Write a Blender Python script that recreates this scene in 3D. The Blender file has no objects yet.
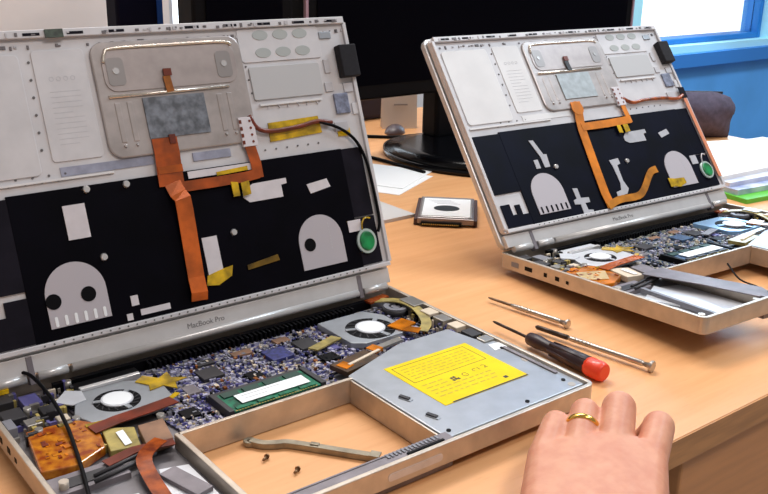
import bpy, bmesh, math, random
from mathutils import Vector, Matrix, Euler
random.seed(7)
SC = bpy.context.scene
COL = SC.collection
PI = math.pi

# ------------------------------------------------------------------ materials
def lin(c):
    return tuple(((v/255.0)/12.92 if v/255.0 <= .04045 else ((v/255.0+.055)/1.055)**2.4) for v in c)+(1.0,)
MATS = {}
def mat(name, rgb, rough=.5, metal=0.0, var=0.0, scale=60.0, bump=0.0, bscale=400.0, coat=0.0, spec=.5, stretch=None, rgb2=None, alpha=1.0, trans=0.0, sss=0.0):
    if name in MATS: return MATS[name]
    m = bpy.data.materials.new(name); m.use_nodes = True
    nt = m.node_tree; b = nt.nodes['Principled BSDF']
    b.inputs['Base Color'].default_value = lin(rgb)
    b.inputs['Roughness'].default_value = rough
    b.inputs['Metallic'].default_value = metal
    b.inputs['Specular IOR Level'].default_value = spec
    b.inputs['Coat Weight'].default_value = coat
    b.inputs['Alpha'].default_value = alpha
    b.inputs['Transmission Weight'].default_value = trans
    if sss:
        b.inputs['Subsurface Weight'].default_value = sss
        b.inputs['Subsurface Radius'].default_value = (.006, .002, .001)
        b.inputs['Subsurface Scale'].default_value = .6
    tc = nt.nodes.new('ShaderNodeTexCoord'); mp = nt.nodes.new('ShaderNodeMapping')
    nt.links.new(tc.outputs['Object'], mp.inputs['Vector'])
    if stretch: mp.inputs['Scale'].default_value = stretch
    if var > 0 or rgb2:
        n = nt.nodes.new('ShaderNodeTexNoise'); n.inputs['Scale'].default_value = scale; n.inputs['Detail'].default_value = 5
        nt.links.new(mp.outputs['Vector'], n.inputs['Vector'])
        r = nt.nodes.new('ShaderNodeValToRGB')
        c1 = rgb2 if rgb2 else tuple(max(0, v*(1-var)) for v in rgb)
        c2 = rgb if rgb2 else tuple(min(255, v*(1+var*.6)) for v in rgb)
        r.color_ramp.elements[0].position = .35; r.color_ramp.elements[1].position = .65
        r.color_ramp.elements[0].color = lin(c1); r.color_ramp.elements[1].color = lin(c2)
        nt.links.new(n.outputs['Fac'], r.inputs['Fac']); nt.links.new(r.outputs['Color'], b.inputs['Base Color'])
    if bump > 0:
        n2 = nt.nodes.new('ShaderNodeTexNoise'); n2.inputs['Scale'].default_value = bscale; n2.inputs['Detail'].default_value = 3
        nt.links.new(mp.outputs['Vector'], n2.inputs['Vector'])
        bp = nt.nodes.new('ShaderNodeBump'); bp.inputs['Strength'].default_value = bump; bp.inputs['Distance'].default_value = .001
        nt.links.new(n2.outputs['Fac'], bp.inputs['Height']); nt.links.new(bp.outputs['Normal'], b.inputs['Normal'])
    MATS[name] = m
    return m
def board_mat(name, cols, scale):
    """printed circuit board: a mosaic of traces, pads and solder mask"""
    m = bpy.data.materials.new(name); m.use_nodes = True
    nt = m.node_tree; b = nt.nodes['Principled BSDF']; b.inputs['Roughness'].default_value = .35
    tc = nt.nodes.new('ShaderNodeTexCoord')
    v = nt.nodes.new('ShaderNodeTexVoronoi'); v.distance = 'CHEBYCHEV'; v.inputs['Scale'].default_value = scale
    nt.links.new(tc.outputs['Object'], v.inputs['Vector'])
    sep = nt.nodes.new('ShaderNodeSeparateColor'); nt.links.new(v.outputs['Color'], sep.inputs['Color'])
    r = nt.nodes.new('ShaderNodeValToRGB'); r.color_ramp.interpolation = 'CONSTANT'
    els = r.color_ramp.elements
    while len(els) < len(cols): els.new(.5)
    for i, (pos, c) in enumerate(cols):
        els[i].position = pos; els[i].color = lin(c)
    nt.links.new(sep.outputs['Red'], r.inputs['Fac']); nt.links.new(r.outputs['Color'], b.inputs['Base Color'])
    MATS[name] = m
    return m

ALU   = mat('aluminium_inner', (205,200,200), .42, .35, .05, 90)
ALU_B = mat('aluminium_bright', (222,220,220), .24, .6, .03, 60)
ALU_T = mat('aluminium_rim', (196,184,170), .38, .6, .05, 80)
LIDF  = mat('lid_frame_silver', (198,196,196), .35, .55, .04, 70)
PLATE = mat('top_case_plate', (206,203,205), .55, .12, .03, 50)
PLATE2= mat('top_case_recess', (190,187,190), .6, .12, .04, 60)
PLATE3= mat('top_case_panel', (222,220,220), .6, .05, .02, 40)
PADM  = mat('trackpad_steel', (180,171,168), .36, .55, .06, 70)
PADM2 = mat('trackpad_steel_recess', (172,161,158), .4, .55, .05, 70)
CHIPW = mat('sensor_board_grey', (112,116,124), .45, .1, .25, 160)
BLACKK= mat('keyboard_film_black', (5,4,12), .5, 0, .3, 30, bump=.05, bscale=60, spec=.06)
BLACK2= mat('keyboard_film_grey', (28,26,34), .5, 0, .2, 40, spec=.06)
BLACK = mat('black_plastic', (6,6,10), .5, spec=.12)
BLKG  = mat('black_gloss', (4,4,7), .22, spec=.3)
BLACKN= mat('keyboard_film_navy', (6,8,24), .5, 0, .3, 30, bump=.05, bscale=60, spec=.08)
SCRN  = mat('screen_dark', (2,2,8), .5, spec=.03)
DARK  = mat('dark_grey_plastic', (46,44,48), .5, 0, .15, 60)
FOAM  = mat('black_foam', (26,24,30), .9, 0, .2, 300)
KAPT  = mat('kapton_amber', (196,112,16), .22, 0, .25, 60, coat=.4)
KAPTY = mat('kapton_yellow', (198,160,20), .25, 0, .3, 70, coat=.4)
KAPD  = mat('kapton_rust', (178,84,26), .22, 0, 0, 110, coat=.5, rgb2=(112,44,16))
KAPM  = mat('kapton_mottled', (206,130,30), .2, 0, 0, 130, coat=.5, rgb2=(142,60,18))
FLEX  = mat('flex_orange', (204,98,30), .2, .25, .18, 50, coat=.5)
FLEXD = mat('flex_rust', (112,42,20), .34, .05, .2, 60, coat=.15)
FLEXA = mat('flex_burnt_orange', (172,78,24), .28, .1, .2, 60, coat=.3)
FLEXL = mat('flex_amber', (226,132,34), .3, .1, .12, 50, coat=.3)
COPPER= mat('copper', (176,110,60), .3, .7, .2, 90)
BROWN = mat('brown_board', (142,106,82), .45, .1, .15, 60)
WHITE = mat('white_tape', (214,208,212), .6, 0, .03, 90)
WHITEP= mat('white_paper', (240,240,240), .7)
WHITEL= mat('white_label', (242,244,246), .5)
GREYL = mat('grey_label', (150,152,170), .6, 0, .1, 90)
GREEN = mat('green_dot', (10,132,70), .35, 0, .25, 120, coat=.3)
RAMG  = mat('memory_green', (18,104,76), .4, 0, .35, 220)
GOLD  = mat('gold_contacts', (214,186,110), .3, .8)
YEL   = mat('label_yellow', (236,206,8), .55, 0, .03, 60, spec=.2)
YELD  = mat('label_ink', (120,100,8), .6)
YELL  = mat('label_faint_ink', (196,170,8), .6)
INK   = mat('ink_dark', (40,36,30), .6)
INKF  = mat('ink_faint', (170,168,172), .6)
SILV  = mat('drive_silver', (170,174,180), .38, .5, .04, 60)
SILW  = mat('pale_silver', (214,216,222), .4, .35, .04, 60)
GREYP = mat('grey_shield', (128,121,126), .5, .25, .1, 60)
STEEL = mat('tool_steel', (186,176,166), .28, .85, .05, 100)
STEELD= mat('dark_steel', (70,58,52), .35, .7)
HANDLE= mat('handle_dark', (50,30,34), .4, 0, .15, 80)
REDC  = mat('handle_red', (236,66,30), .4, coat=.2)
BARM  = mat('bracket_metal', (150,140,122), .42, .6, .12, 120)
PORTM = mat('port_metal', (176,172,166), .3, .75)
CREAM = mat('cream_connector', (214,198,176), .5)
OLIVE = mat('olive_tape', (168,150,84), .4, 0, .2, 90, coat=.2)
BLUEC = mat('board_blue', (54,58,116), .4, 0, .3, 300)
PURC  = mat('board_purple', (92,88,146), .45)
GREYC = mat('component_grey', (128,128,136), .45)
LILAC = mat('component_lilac', (170,168,190), .45)
TEALP = mat('board_teal', (58,84,118), .4, 0, .3, 300)
PCB   = board_mat('circuit_board_purple', [(0,(40,42,92)),(.2,(72,70,124)),(.36,(116,114,140)),(.52,(152,148,154)),(.68,(30,30,50)),(.8,(192,184,176)),(.92,(128,112,78))], 420)
PCBR  = board_mat('circuit_board_green_grey', [(0,(64,84,110)),(.2,(110,116,116)),(.4,(146,146,136)),(.58,(44,56,88)),(.7,(176,172,156)),(.82,(86,104,140)),(.93,(36,36,44))], 420)
CASEB = mat('bottom_case_inner', (120,116,120), .5, .3, .08, 60)
SKIN  = mat('skin', (216,154,124), .5, 0, 0, 90, bump=.25, bscale=260, sss=.12, rgb2=(206,138,110))
GOLDR = mat('gold_ring', (236,190,96), .18, .95)
FELT  = mat('grey_felt', (84,77,94), .95, 0, .1, 120, bump=.25, bscale=500)
CONB  = mat('connector_brown', (78,52,24), .4, 0, .3, 90)
HEATG = mat('bridge_grey',(150,152,158),.4,.4)
GREENF= mat('green_folder', (96,190,60), .5)
BLUEM = mat('magazine_blue_print', (206,214,236), .4, 0, 0, 40, rgb2=(150,164,206))
RUBB  = mat('rubber_dark', (30,28,28), .8)
WALLW = mat('wall_white_paint', (236,226,221), .8, 0, .03, 8)
WALLB = mat('wall_blue_tint', (98,178,250), .75, 0, .04, 6)  # bluish tint of the window side, put into the wall's base colour
FRAMEC= mat('window_frame_cyan', (186,244,255), .5)
FRAMEB= mat('window_frame_blue', (26,120,200), .5)
SILLB = mat('sill_front_blue', (52,132,212), .6)
FLOORM= mat('carpet_grey_blue', (104,112,128), .95, 0, .15, 200)
EDGE  = mat('front_edge_brown', (204,146,92), .5, 0, .08, 20, stretch=(1,8,8))
PED   = mat('pedestal_brown', (222,156,100), .5, 0, .03, 12, stretch=(1,1,12))
PEDD  = mat('pedestal_gap_dark', (48,26,24), .6)
GLASS = mat('window_glass', (255,255,255), .0, 0, trans=1.0, spec=.5)

def wood_mat():
    m = bpy.data.materials.new('beech_laminate'); m.use_nodes = True
    nt = m.node_tree; b = nt.nodes['Principled BSDF']; b.inputs['Roughness'].default_value = .42
    tc = nt.nodes.new('ShaderNodeTexCoord'); mp = nt.nodes.new('ShaderNodeMapping'); mp.inputs['Scale'].default_value = (1.6, 22, 22)
    nt.links.new(tc.outputs['Object'], mp.inputs['Vector'])
    n = nt.nodes.new('ShaderNodeTexNoise'); n.inputs['Scale'].default_value = 3.5; n.inputs['Detail'].default_value = 7; n.inputs['Roughness'].default_value = .6
    nt.links.new(mp.outputs['Vector'], n.inputs['Vector'])
    r = nt.nodes.new('ShaderNodeValToRGB'); r.color_ramp.elements[0].position = .3; r.color_ramp.elements[1].position = .72
    r.color_ramp.elements[0].color = lin((220,158,104)); r.color_ramp.elements[1].color = lin((233,176,122))
    nt.links.new(n.outputs['Fac'], r.inputs['Fac'])
    # short dark flecks of the beech pattern
    mp2 = nt.nodes.new('ShaderNodeMapping'); mp2.inputs['Scale'].default_value = (40, 300, 300); nt.links.new(tc.outputs['Object'], mp2.inputs['Vector'])
    n2 = nt.nodes.new('ShaderNodeTexNoise'); n2.inputs['Scale'].default_value = 1.5; nt.links.new(mp2.outputs['Vector'], n2.inputs['Vector'])
    r2 = nt.nodes.new('ShaderNodeValToRGB'); r2.color_ramp.elements[0].position = .62; r2.color_ramp.elements[1].position = .74
    nt.links.new(n2.outputs['Fac'], r2.inputs['Fac'])
    mx = nt.nodes.new('ShaderNodeMix'); mx.data_type = 'RGBA'
    ml = nt.nodes.new('ShaderNodeMath'); ml.operation = 'MULTIPLY'; ml.inputs[1].default_value = .25
    nt.links.new(r2.outputs['Color'], ml.inputs[0]); nt.links.new(ml.outputs[0], mx.inputs['Factor'])
    nt.links.new(r.outputs['Color'], mx.inputs['A']); mx.inputs['B'].default_value = lin((196,132,80))
    nt.links.new(mx.outputs['Result'], b.inputs['Base Color'])
    return m
WOOD = wood_mat()

# ------------------------------------------------------------------ mesh builder
class MB:
    def __init__(s): s.v = []; s.f = []; s.m = []; s.sm = []
    def add(s, vs, fs, m=0, smooth=False):
        o = len(s.v); s.v += [tuple(v) for v in vs]
        for f in fs: s.f.append(tuple(i+o for i in f)); s.m.append(m); s.sm.append(smooth)
        return s
    def box(s, x0, x1, y0, y1, z0, z1, m=0, rz=0.0):
        cx, cy = (x0+x1)/2, (y0+y1)/2; c, n = math.cos(rz), math.sin(rz); vs = []
        for z in (z0, z1):
            for x, y in ((x0,y0),(x1,y0),(x1,y1),(x0,y1)):
                dx, dy = x-cx, y-cy; vs.append((cx+c*dx-n*dy, cy+n*dx+c*dy, z))
        return s.add(vs, [(3,2,1,0),(4,5,6,7),(0,1,5,4),(1,2,6,5),(2,3,7,6),(3,0,4,7)], m)
    def prism(s, pts, z0, z1, m=0, smooth=False):
        n = len(pts); vs = [(x,y,z0) for x,y in pts]+[(x,y,z1) for x,y in pts]
        s.add(vs, [tuple(range(n-1,-1,-1)), tuple(range(n,2*n))], m)
        o = len(s.v)-2*n
        for i in range(n):
            j = (i+1) % n; s.f.append((o+i,o+j,o+n+j,o+n+i)); s.m.append(m); s.sm.append(smooth)
        return s
    def cyl(s, cx, cy, z0, z1, r, m=0, n=24, r2=None, ry=None):
        r2 = r if r2 is None else r2; k = 1 if ry is None else ry/r
        vs = [(cx+r*math.cos(2*PI*i/n), cy+k*r*math.sin(2*PI*i/n), z0) for i in range(n)]+[(cx+r2*math.cos(2*PI*i/n), cy+k*r2*math.sin(2*PI*i/n), z1) for i in range(n)]
        s.add(vs, [tuple(range(n-1,-1,-1)), tuple(range(n,2*n))], m)
        o = len(s.v)-2*n
        for i in range(n):
            j = (i+1) % n; s.f.append((o+i,o+j,o+n+j,o+n+i)); s.m.append(m); s.sm.append(True)
        return s
    def ring(s, cx, cy, z0, z1, r0, r1, m=0, n=32, a0=0, a1=2*PI):
        full = abs(a1-a0-2*PI) < 1e-6; k = n if full else n+1; vs = []
        for i in range(k):
            a = a0+(a1-a0)*i/n; c, q = math.cos(a), math.sin(a)
            vs += [(cx+r0*c,cy+r0*q,z0),(cx+r1*c,cy+r1*q,z0),(cx+r1*c,cy+r1*q,z1),(cx+r0*c,cy+r0*q,z1)]
        fs = []
        for i in range(n):
            a = 4*i; b = 4*((i+1) % k)
            for e in range(4): fs.append((a+e, a+(e+1) % 4, b+(e+1) % 4, b+e))
        if not full: fs += [(0,3,2,1), (4*n,4*n+1,4*n+2,4*n+3)]
        return s.add(fs and vs, fs, m)
    def tube(s, pts, r, m=0, n=10):
        P = [Vector(p) for p in pts]; K = len(P); R = r if isinstance(r, (list, tuple)) else [r]*K; vs = []
        ref = None
        for i in range(K):
            d = (P[min(i+1,K-1)]-P[max(i-1,0)]).normalized()
            if ref is None:
                ref = Vector((0,0,1)) if abs(d.z) < .9 else Vector((1,0,0))
            a = (ref-d*ref.dot(d)).normalized(); ref = a; b = d.cross(a)
            for k in range(n):
                t = 2*PI*k/n; vs.append(P[i]+(a*math.cos(t)+b*math.sin(t))*R[i])
        fs = [tuple(range(n-1,-1,-1)), tuple(range((K-1)*n, K*n))]
        s.add(vs, fs, m); o = len(s.v)-K*n
        for i in range(K-1):
            for k in range(n):
                j = (k+1) % n; s.f.append((o+i*n+k, o+i*n+j, o+(i+1)*n+j, o+(i+1)*n+k)); s.m.append(m); s.sm.append(True)
        return s
    def ribbon(s, pts, w, t, m=0):
        """flat band along pts (3-D), lying flat, width w, thickness t"""
        P = [Vector(p) for p in pts]; K = len(P); vs = []
        for i in range(K):
            d = (P[min(i+1,K-1)]-P[max(i-1,0)])
            h = Vector((d.x, d.y, 0))
            h = h.normalized() if h.length > 1e-9 else Vector((0,1,0))
            q = Vector((-h.y, h.x, 0)); u = d.normalized().cross(q)*-1
            if u.z < 0: u = -u
            for a, b in ((-1,0),(1,0),(1,1),(-1,1)): vs.append(P[i]+q*(a*w/2)+u*(b*t))
        fs = [(0,1,2,3), ((K-1)*4+3,(K-1)*4+2,(K-1)*4+1,(K-1)*4)]
        for i in range(K-1):
            for e in range(4): fs.append((i*4+e, i*4+(e+1) % 4, (i+1)*4+(e+1) % 4, (i+1)*4+e))
        return s.add(vs, fs, m)
    def build(s, name, mats, parent=None, loc=(0,0,0), rot=(0,0,0), bevel=0, seg=2):
        me = bpy.data.meshes.new(name); me.from_pydata(s.v, [], s.f)
        mats = mats if isinstance(mats, (list, tuple)) else [mats]
        for x in mats: me.materials.append(x)
        me.polygons.foreach_set('material_index', s.m); me.polygons.foreach_set('use_smooth', s.sm)
        bm = bmesh.new(); bm.from_mesh(me); bmesh.ops.recalc_face_normals(bm, faces=bm.faces); bm.to_mesh(me); bm.free()
        me.update()
        o = bpy.data.objects.new(name, me); COL.objects.link(o); o.location = loc; o.rotation_euler = rot
        if parent: o.parent = parent
        if bevel:
            b = o.modifiers.new('bevel', 'BEVEL'); b.width = bevel; b.segments = seg; b.limit_method = 'ANGLE'; b.angle_limit = .7
        return o
def rrect(x0, x1, y0, y1, r, n=6):
    pts = []
    for cx, cy, a in ((x1-r,y0+r,-PI/2),(x1-r,y1-r,0),(x0+r,y1-r,PI/2),(x0+r,y0+r,PI)):
        for i in range(n+1):
            t = a+PI/2*i/n; pts.append((cx+r*math.cos(t), cy+r*math.sin(t)))
    return pts
def dome(cx, y0, w, h, n=20):
    r = w/2; pts = [(cx-r, y0), (cx+r, y0)]
    return pts+[(cx+r*math.cos(PI*i/n), y0+(h-r)+r*math.sin(PI*i/n)) for i in range(n+1)]
def empty(name, loc, rot=(0,0,0)):
    o = bpy.data.objects.new(name, None); o.empty_display_size = .02; COL.objects.link(o); o.location = loc; o.rotation_euler = rot
    return o
def tag(o, label=None, cat=None, group=None, kind=None):
    if label: o['label'] = label
    if cat: o['category'] = cat
    if group: o['group'] = group
    if kind: o['kind'] = kind
    return o
def smoothpath(pts, n=6):
    """Catmull-Rom through pts"""
    P = [Vector(p) for p in pts]; out = []
    for i in range(len(P)-1):
        a = P[max(i-1,0)]; b = P[i]; c = P[i+1]; d = P[min(i+2,len(P)-1)]
        for k in range(n):
            t = k/n; out.append(.5*((2*b)+(c-a)*t+(2*a-5*b+4*c-d)*t*t+(3*b-a-3*c+d)*t**3))
    out.append(P[-1]); return out
def text_mesh(name, body, size, material, parent, loc, rot=(0,0,0), align='CENTER', depth=.0001):
    cu = bpy.data.curves.new(name, 'FONT'); cu.body = body; cu.size = size; cu.align_x = align; cu.align_y = 'CENTER'; cu.extrude = depth
    t = bpy.data.objects.new(name, cu); COL.objects.link(t)
    dg = bpy.context.evaluated_depsgraph_get(); dg.update()
    me = bpy.data.meshes.new_from_object(t.evaluated_get(dg)); bpy.data.objects.remove(t)
    me.materials.clear(); me.materials.append(material)
    o = bpy.data.objects.new(name, me); COL.objects.link(o); o.location = loc; o.rotation_euler = rot
    if parent: o.parent = parent
    return o
# ------------------------------------------------------------------ the laptops
W, D = .357, .243
HY, HZ = -.008, .022                 # hinge line, measured from the rear left corner of the base
BAY = (.0905, .2215, .0125, .1095)   # battery opening (x0, x1, y0, y1 from the front)

def make_laptop(variant, loc, yaw, pitch, tilt):
    L = variant == 'near'
    root = empty('laptop', loc, (-pitch, 0, yaw))
    oy = -D                                                       # parts are drawn from the front left corner
    def B(mb, name, mats, parent=root, bevel=0, **k):
        if parent is root:
            o = mb.build(name, mats, root, (0, oy, 0), bevel=bevel, **k)
        else:
            o = mb.build(name, mats, parent, (0,0,0), bevel=bevel, **k)
        return o
    x0, x1, y0, y1 = BAY
    # --- bottom case: belly, floor with the battery opening, rim walls
    m = MB()
    for a, b, c, d in ((.004,x0-.002,.004,D-.004),(x1+.001,W-.004,.004,D-.004),(x0-.002,x1+.001,.004,y0-.002),(x0-.002,x1+.001,y1+.0015,D-.004)):
        m.box(a,b,c,d,.0075,.0095,1)
    for a, b, c, d in ((.016,x0-.002,.016,D-.016),(x1+.001,W-.016,.016,D-.016),(x0-.002,x1+.001,y1+.0015,D-.016)):
        m.box(a,b,c,d,.002,.0075,0)
    t = .0035
    case = B(m, 'bottom_case', [ALU_T, CASEB])
    def rimpts(i): return rrect(i, W-i, i, D-i, .0065-i, 5)
    po, pi_ = rimpts(0), rimpts(t); n = len(po)
    m = MB(); vs = []
    for q, z in ((po,.0065),(po,.0215),(pi_,.0215),(pi_,.0065)): vs += [(x,y,z) for x,y in q]
    fs = []
    for k in range(4):
        for i in range(n):
            j = (i+1) % n; fs.append((k*n+i, k*n+j, ((k+1) % 4)*n+j, ((k+1) % 4)*n+i))
    m.add(vs, fs)
    # screw bosses on the rim
    B(m, 'rim', ALU_T, case, bevel=.0006)
    for x, y in ((.012,.012),(W-.012,.012),(.08,.008),(.012,.1),(W-.0095,.06)):
        B(MB().cyl(x, y, .0095, .0195, .003, 0, 10), 'screw_boss', ALU_T, case)
    for x in (.03, W-.03):
        for y in (.03, D-.03):
            B(MB().cyl(x, y, 0, .002, .006, 0, 14), 'rubber_foot', RUBB, case)
    # battery bay walls
    m = MB()
    m.box(x0-.002,x1+.002,y1,y1+.003,.0006,.0195); m.box(x0-.004,x0,y0,y1+.003,.0006,.0195)
    m.box(x1-.0004,x1+.0013,y0,y1,.0006,.0185)
    B(m, 'battery_bay_wall', ALU_T, case, bevel=.0005)
    m = MB()
    m.box(x0-.004,x1+.004,.0037,y0,.0006,.0208,0)
    m.box(x0+.01,x1-.01,y0-.002,y0-.0005,.0208,.0214,0)
    if L:
        for k in range(14): m.box(.176+k*.0030,.1778+k*.0030,.0075,.0120,.0208,.0216,1)
        m.box(.1885,.218,.0040,.0060,.0209,.0218,2)
    B(m, 'latch_rail', [GREYP, GREYC, BLACK], case, bevel=.0005)
    # ports along the left and right sides, seen through the rim
    for y, w in ((.196,.010),(.176,.004),(.160,.005),(.148,.003)):
        B(MB().box(-.0004,.0012,y,y+w,.0115,.0115+min(.004,w),0), 'side_port', BLACK, case)
    B(MB().box(-.0004,.0012,.215,.225,.011,.016), 'side_port', GREYC, case)
    # rear teeth (vent row under the hinge)
    m = MB()
    m.box(.05,W-.03,.2255,.230,.0095,.0175,0)
    for k in range(46):
        x = .118+k*.0041
        if x < .325: m.box(x,x+.0019,.2185,.2255,.0095,.0172,0)
    B(m, 'rear_vent', [BLACK], case)
    B(MB().prism(rrect(.170,.213,-.0159,-.0107,.0022,4),-.0003,.0006), 'front_latch_slot', ALU, case, rot=(-PI/2,0,0))
    # --- main board
    m = MB(); pcb = PCB if L else PCBR
    m.prism([(.100,.113),(.2225,.113),(.2225,.1385),(.345,.1385),(.345,.118),(.352,.118),(.352,.212),(.33,.222),(.05,.222),(.05,.165),(.092,.165)], .0100, .0114)
    board = B(m, 'motherboard', pcb)
    keep = [(.129,.209,.119,.152),(.045,.114,.157,.222),(.262,.318,.160,.212),(.326,.350,.190,.215)]
    free = lambda x, y, g=0: not any(a-g < x < b+g and c-g < y < d+g for a,b,c,d in keep)
    # big chips, each its own sub-part
    for cx, cy, w, h, z, mt in ((.236,.190,.017,.017,.0025,DARK),(.208,.186,.019,.019,.003,TEALP if not L else BLUEC),(.150,.186,.017,.016,.003,DARK),(.176,.166,.012,.012,.002,BLACK),
        (.238,.160,.014,.012,.0022,BLACK),(.128,.172,.010,.013,.002,GREYP),(.336,.166,.012,.012,.002,BLACK),(.187,.205,.016,.008,.002,BROWN),(.156,.206,.014,.008,.002,DARK),(.224,.207,.013,.009,.0022,BROWN),(.250,.175,.009,.012,.002,PURC),(.112,.142,.012,.012,.002,BLACK)):
        B(MB().box(cx-w/2,cx+w/2,cy-h/2,cy+h/2,.0114,.0114+z), 'chip', mt, board, bevel=.0003)
    m = MB(); rnd = random.Random(3 if L else 5); cnt = 0
    while cnt < 1500:
        x = rnd.uniform(.1,.35); y = rnd.uniform(.115,.2185)
        if not free(x, y, .001) or (x > .222 and y < .14) or (x < .1 and y < .165): continue
        w = rnd.choice((.001,.0014,.002,.0028,.004)); h = rnd.choice((.0008,.0012,.0016,.0026))
        if rnd.random() < .5: w, h = h, w
        m.box(x-w/2,x+w/2,y-h/2,y+h/2,.0112,.0114+rnd.choice((.0006,.001,.0016,.0022)), rnd.choices(range(7),(3,2.5,4,5,2.4,1.8,.7))[0]); cnt += 1
    tag(B(m, 'surface_components', [BLUEC if L else TEALP, PURC if L else GREYC, GREYC if L else mat('component_sage',(158,160,146),.45), LILAC, BLACK if L else DARK, CREAM, COPPER if L else GREYC], board), kind='stuff')
    # --- memory module
    m = MB().box(.1345,.2035,.1205,.1480,.0150,.0162,0)
    ram = B(m, 'memory_module', RAMG if L else TEALP, bevel=.0002)
    for k in range(4):
        x = .1370+k*.0168; B(MB().box(x,x+.0125,.1400,.1468,.0162,.0172), 'memory_chip', mat('memory_chip_green',(26,62,52),.5), ram)
    for k in range(4):
        x = .1370+k*.0168; B(MB().box(x,x+.0125,.1215,.1250,.0162,.0172), 'memory_chip', RAMG if L else DARK, ram)
    m = MB().box(.1435,.1985,.1262,.1388,.0173,.0176,0)
    for k in range(2): m.box(.148,.148+(.03,.018)[k],.1352-k*.0045,.1358-k*.0045,.0176,.01765,1)
    B(m, 'label', [WHITEL, INKF], ram)
    m = MB()
    for k in range(30): m.box(.1355+k*.0022,.1368+k*.0022,.1202,.1215,.01625,.0164)
    B(m, 'gold_contacts', GOLD, ram)
    m = MB().box(.1300,.1342,.120,.150,.0114,.0175).box(.2038,.2080,.120,.150,.0114,.0175).box(.1300,.2080,.1495,.154,.0114,.0150)
    B(m, 'memory_socket', DARK if L else BLACK, bevel=.0004)
    # --- fans
    def fan(cx, cy, pts, zt, mh, q_):
        f = B(MB().prism(pts, .0115, zt), 'fan', mh, bevel=.0006)
        B(MB().cyl(cx,cy,zt,zt+.0002,.0165*q_,0,36), 'fan_opening', BLACK, f)
        m = MB()
        for k in range(17):
            a = 2*PI*k/17; c, s = math.cos(a), math.sin(a); c2, s2 = math.cos(a+.28), math.sin(a+.28)
            vs = [(cx+.0108*c,cy+.0108*s,z) for z in (zt+.0002,zt+.0006)]+[(cx+.0158*q_*c2,cy+.0158*q_*s2,z) for z in (zt+.0002,zt+.0006)]
            q = [(cx+.0108*math.cos(a+.08),cy+.0108*math.sin(a+.08),z) for z in (zt+.0002,zt+.0006)]+[(cx+.0158*q_*math.cos(a+.33),cy+.0158*q_*math.sin(a+.33),z) for z in (zt+.0002,zt+.0006)]
            m.add(vs+q, [(0,1,3,2),(4,5,7,6),(0,4,6,2),(1,5,7,3),(2,3,7,6),(0,1,5,4)])
        B(m, 'blades', DARK, f)
        for k in range(3):
            m = MB(); a = .7+2*PI*k/3; p = [(cx+.0102*math.cos(a-.16),cy+.0102*math.sin(a-.16)),(cx+.0168*q_*math.cos(a-.1),cy+.0168*q_*math.sin(a-.1)),(cx+.0168*q_*math.cos(a+.1),cy+.0168*q_*math.sin(a+.1)),(cx+.0102*math.cos(a+.16),cy+.0102*math.sin(a+.16))]
            m.prism(p, zt+.0003, zt+.001)
            B(m, 'spoke', mh, f)
        h = B(MB().cyl(cx,cy,zt,zt+.0016,.0110*(.5+.5*q_),0,32).cyl(cx,cy,zt+.0016,zt+.0018,.0098*(.5+.5*q_),1,32), 'hub', [SILW, WHITEL], f)
        return f
    fan(.0775,.1805,[(.047,.178),(.052,.162),(.066,.1575),(.1,.1575),(.1115,.166),(.113,.186),(.104,.2),(.092,.206),(.058,.206)],.0165, SILV if L else SILW, .96)
    fan(.2915,.1790,[(.262,.165),(.272,.1575),(.308,.1575),(.318,.166),(.318,.196),(.308,.212),(.262,.212)],.0165, SILV if L else mat('fan_window_reflection',(150,190,226),.3,.6), 1.24)  # far laptop's fan has the window's cyan reflection put into its colour
    # heat sink block behind the left fan, and the heat pipe
    m = MB().box(.062,.106,.2065,.2105,.0115,.0185,0).box(.06,.108,.2105,.222,.0115,.0165,1)
    B(m, 'heat_sink', [ALU_B, BLACK if L else SILW], bevel=.0004)
    # coil speaker at the right rear
    m = MB().cyl(.337,.203,.0115,.0165,.0115,0,28).ring(.337,.203,.0165,.0178,.0062,.0105,1,28).cyl(.337,.203,.0165,.0172,.004,1,20)
    B(m, 'speaker', [DARK, GREYC])
    # --- optical drive
    m = MB().prism([(.2235,.0075),(.3535,.0075),(.3535,.098),(.343,.110),(.338,.1375),(.286,.1375),(.2235,.1155)], .0098, .0192)
    drv = B(m, 'optical_drive', [SILV], bevel=.0008)
    m = MB().box(.2505,.3305,.0402,.1085,.0192,.0195,0)
    if L:
        for a, b, c, d in ((.2545,.3245,.1040,.1046),(.2545,.3245,.0778,.0784),(.2545,.2551,.0778,.1046),(.3239,.3245,.0778,.1046)): m.box(a,b,c,d,.0195,.01956,1)
        m.box(.258,.3305,.0402,.0416,.0195,.01956,2); m.box(.313,.3165,.0460,.0492,.0195,.01956,2)
        rr = random.Random(2)
        for r in range(5):
            x = .259
            while x < .318:
                w = rr.uniform(.002,.007); m.box(x,min(x+w,.32),.0985-r*.0040,.0998-r*.0040,.0195,.01955,3); x += w+.0016
        for r in range(5):
            x = .256
            while x < (.275 if r < 2 else .312):
                w = rr.uniform(.002,.007); m.box(x,x+w,.0705-r*.0048,.0720-r*.0048,.0195,.01955,3); x += w+.0016
        lab = B(m, 'warning_label', [YEL, YELD, INK, YELL], drv)
        # certification mark and bold characters printed on the label
        mm = MB()
        for i, (a, b) in enumerate(((0,0),(.0026,.0006),(.0046,.0001),(.0004,.0032),(.003,.0036))):
            mm.box(.2795+a,.2817+a,.0640+b,.0664+b,.0195,.01957,0, rz=.2)
        B(mm, 'certification_mark', INK, lab)
        mm = MB()
        mm.ring(.2935,.0675,.0195,.01957,.0021,.0028,0,20,.6,5.6); mm.box(.2935,.2962,.0670,.0676,.0195,.01957)
        mm.ring(.3040,.0690,.0195,.01957,.0014,.0021,0,14,.5,4.2); mm.box(.3075,.3082,.0672,.0710,.0195,.01957)
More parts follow.
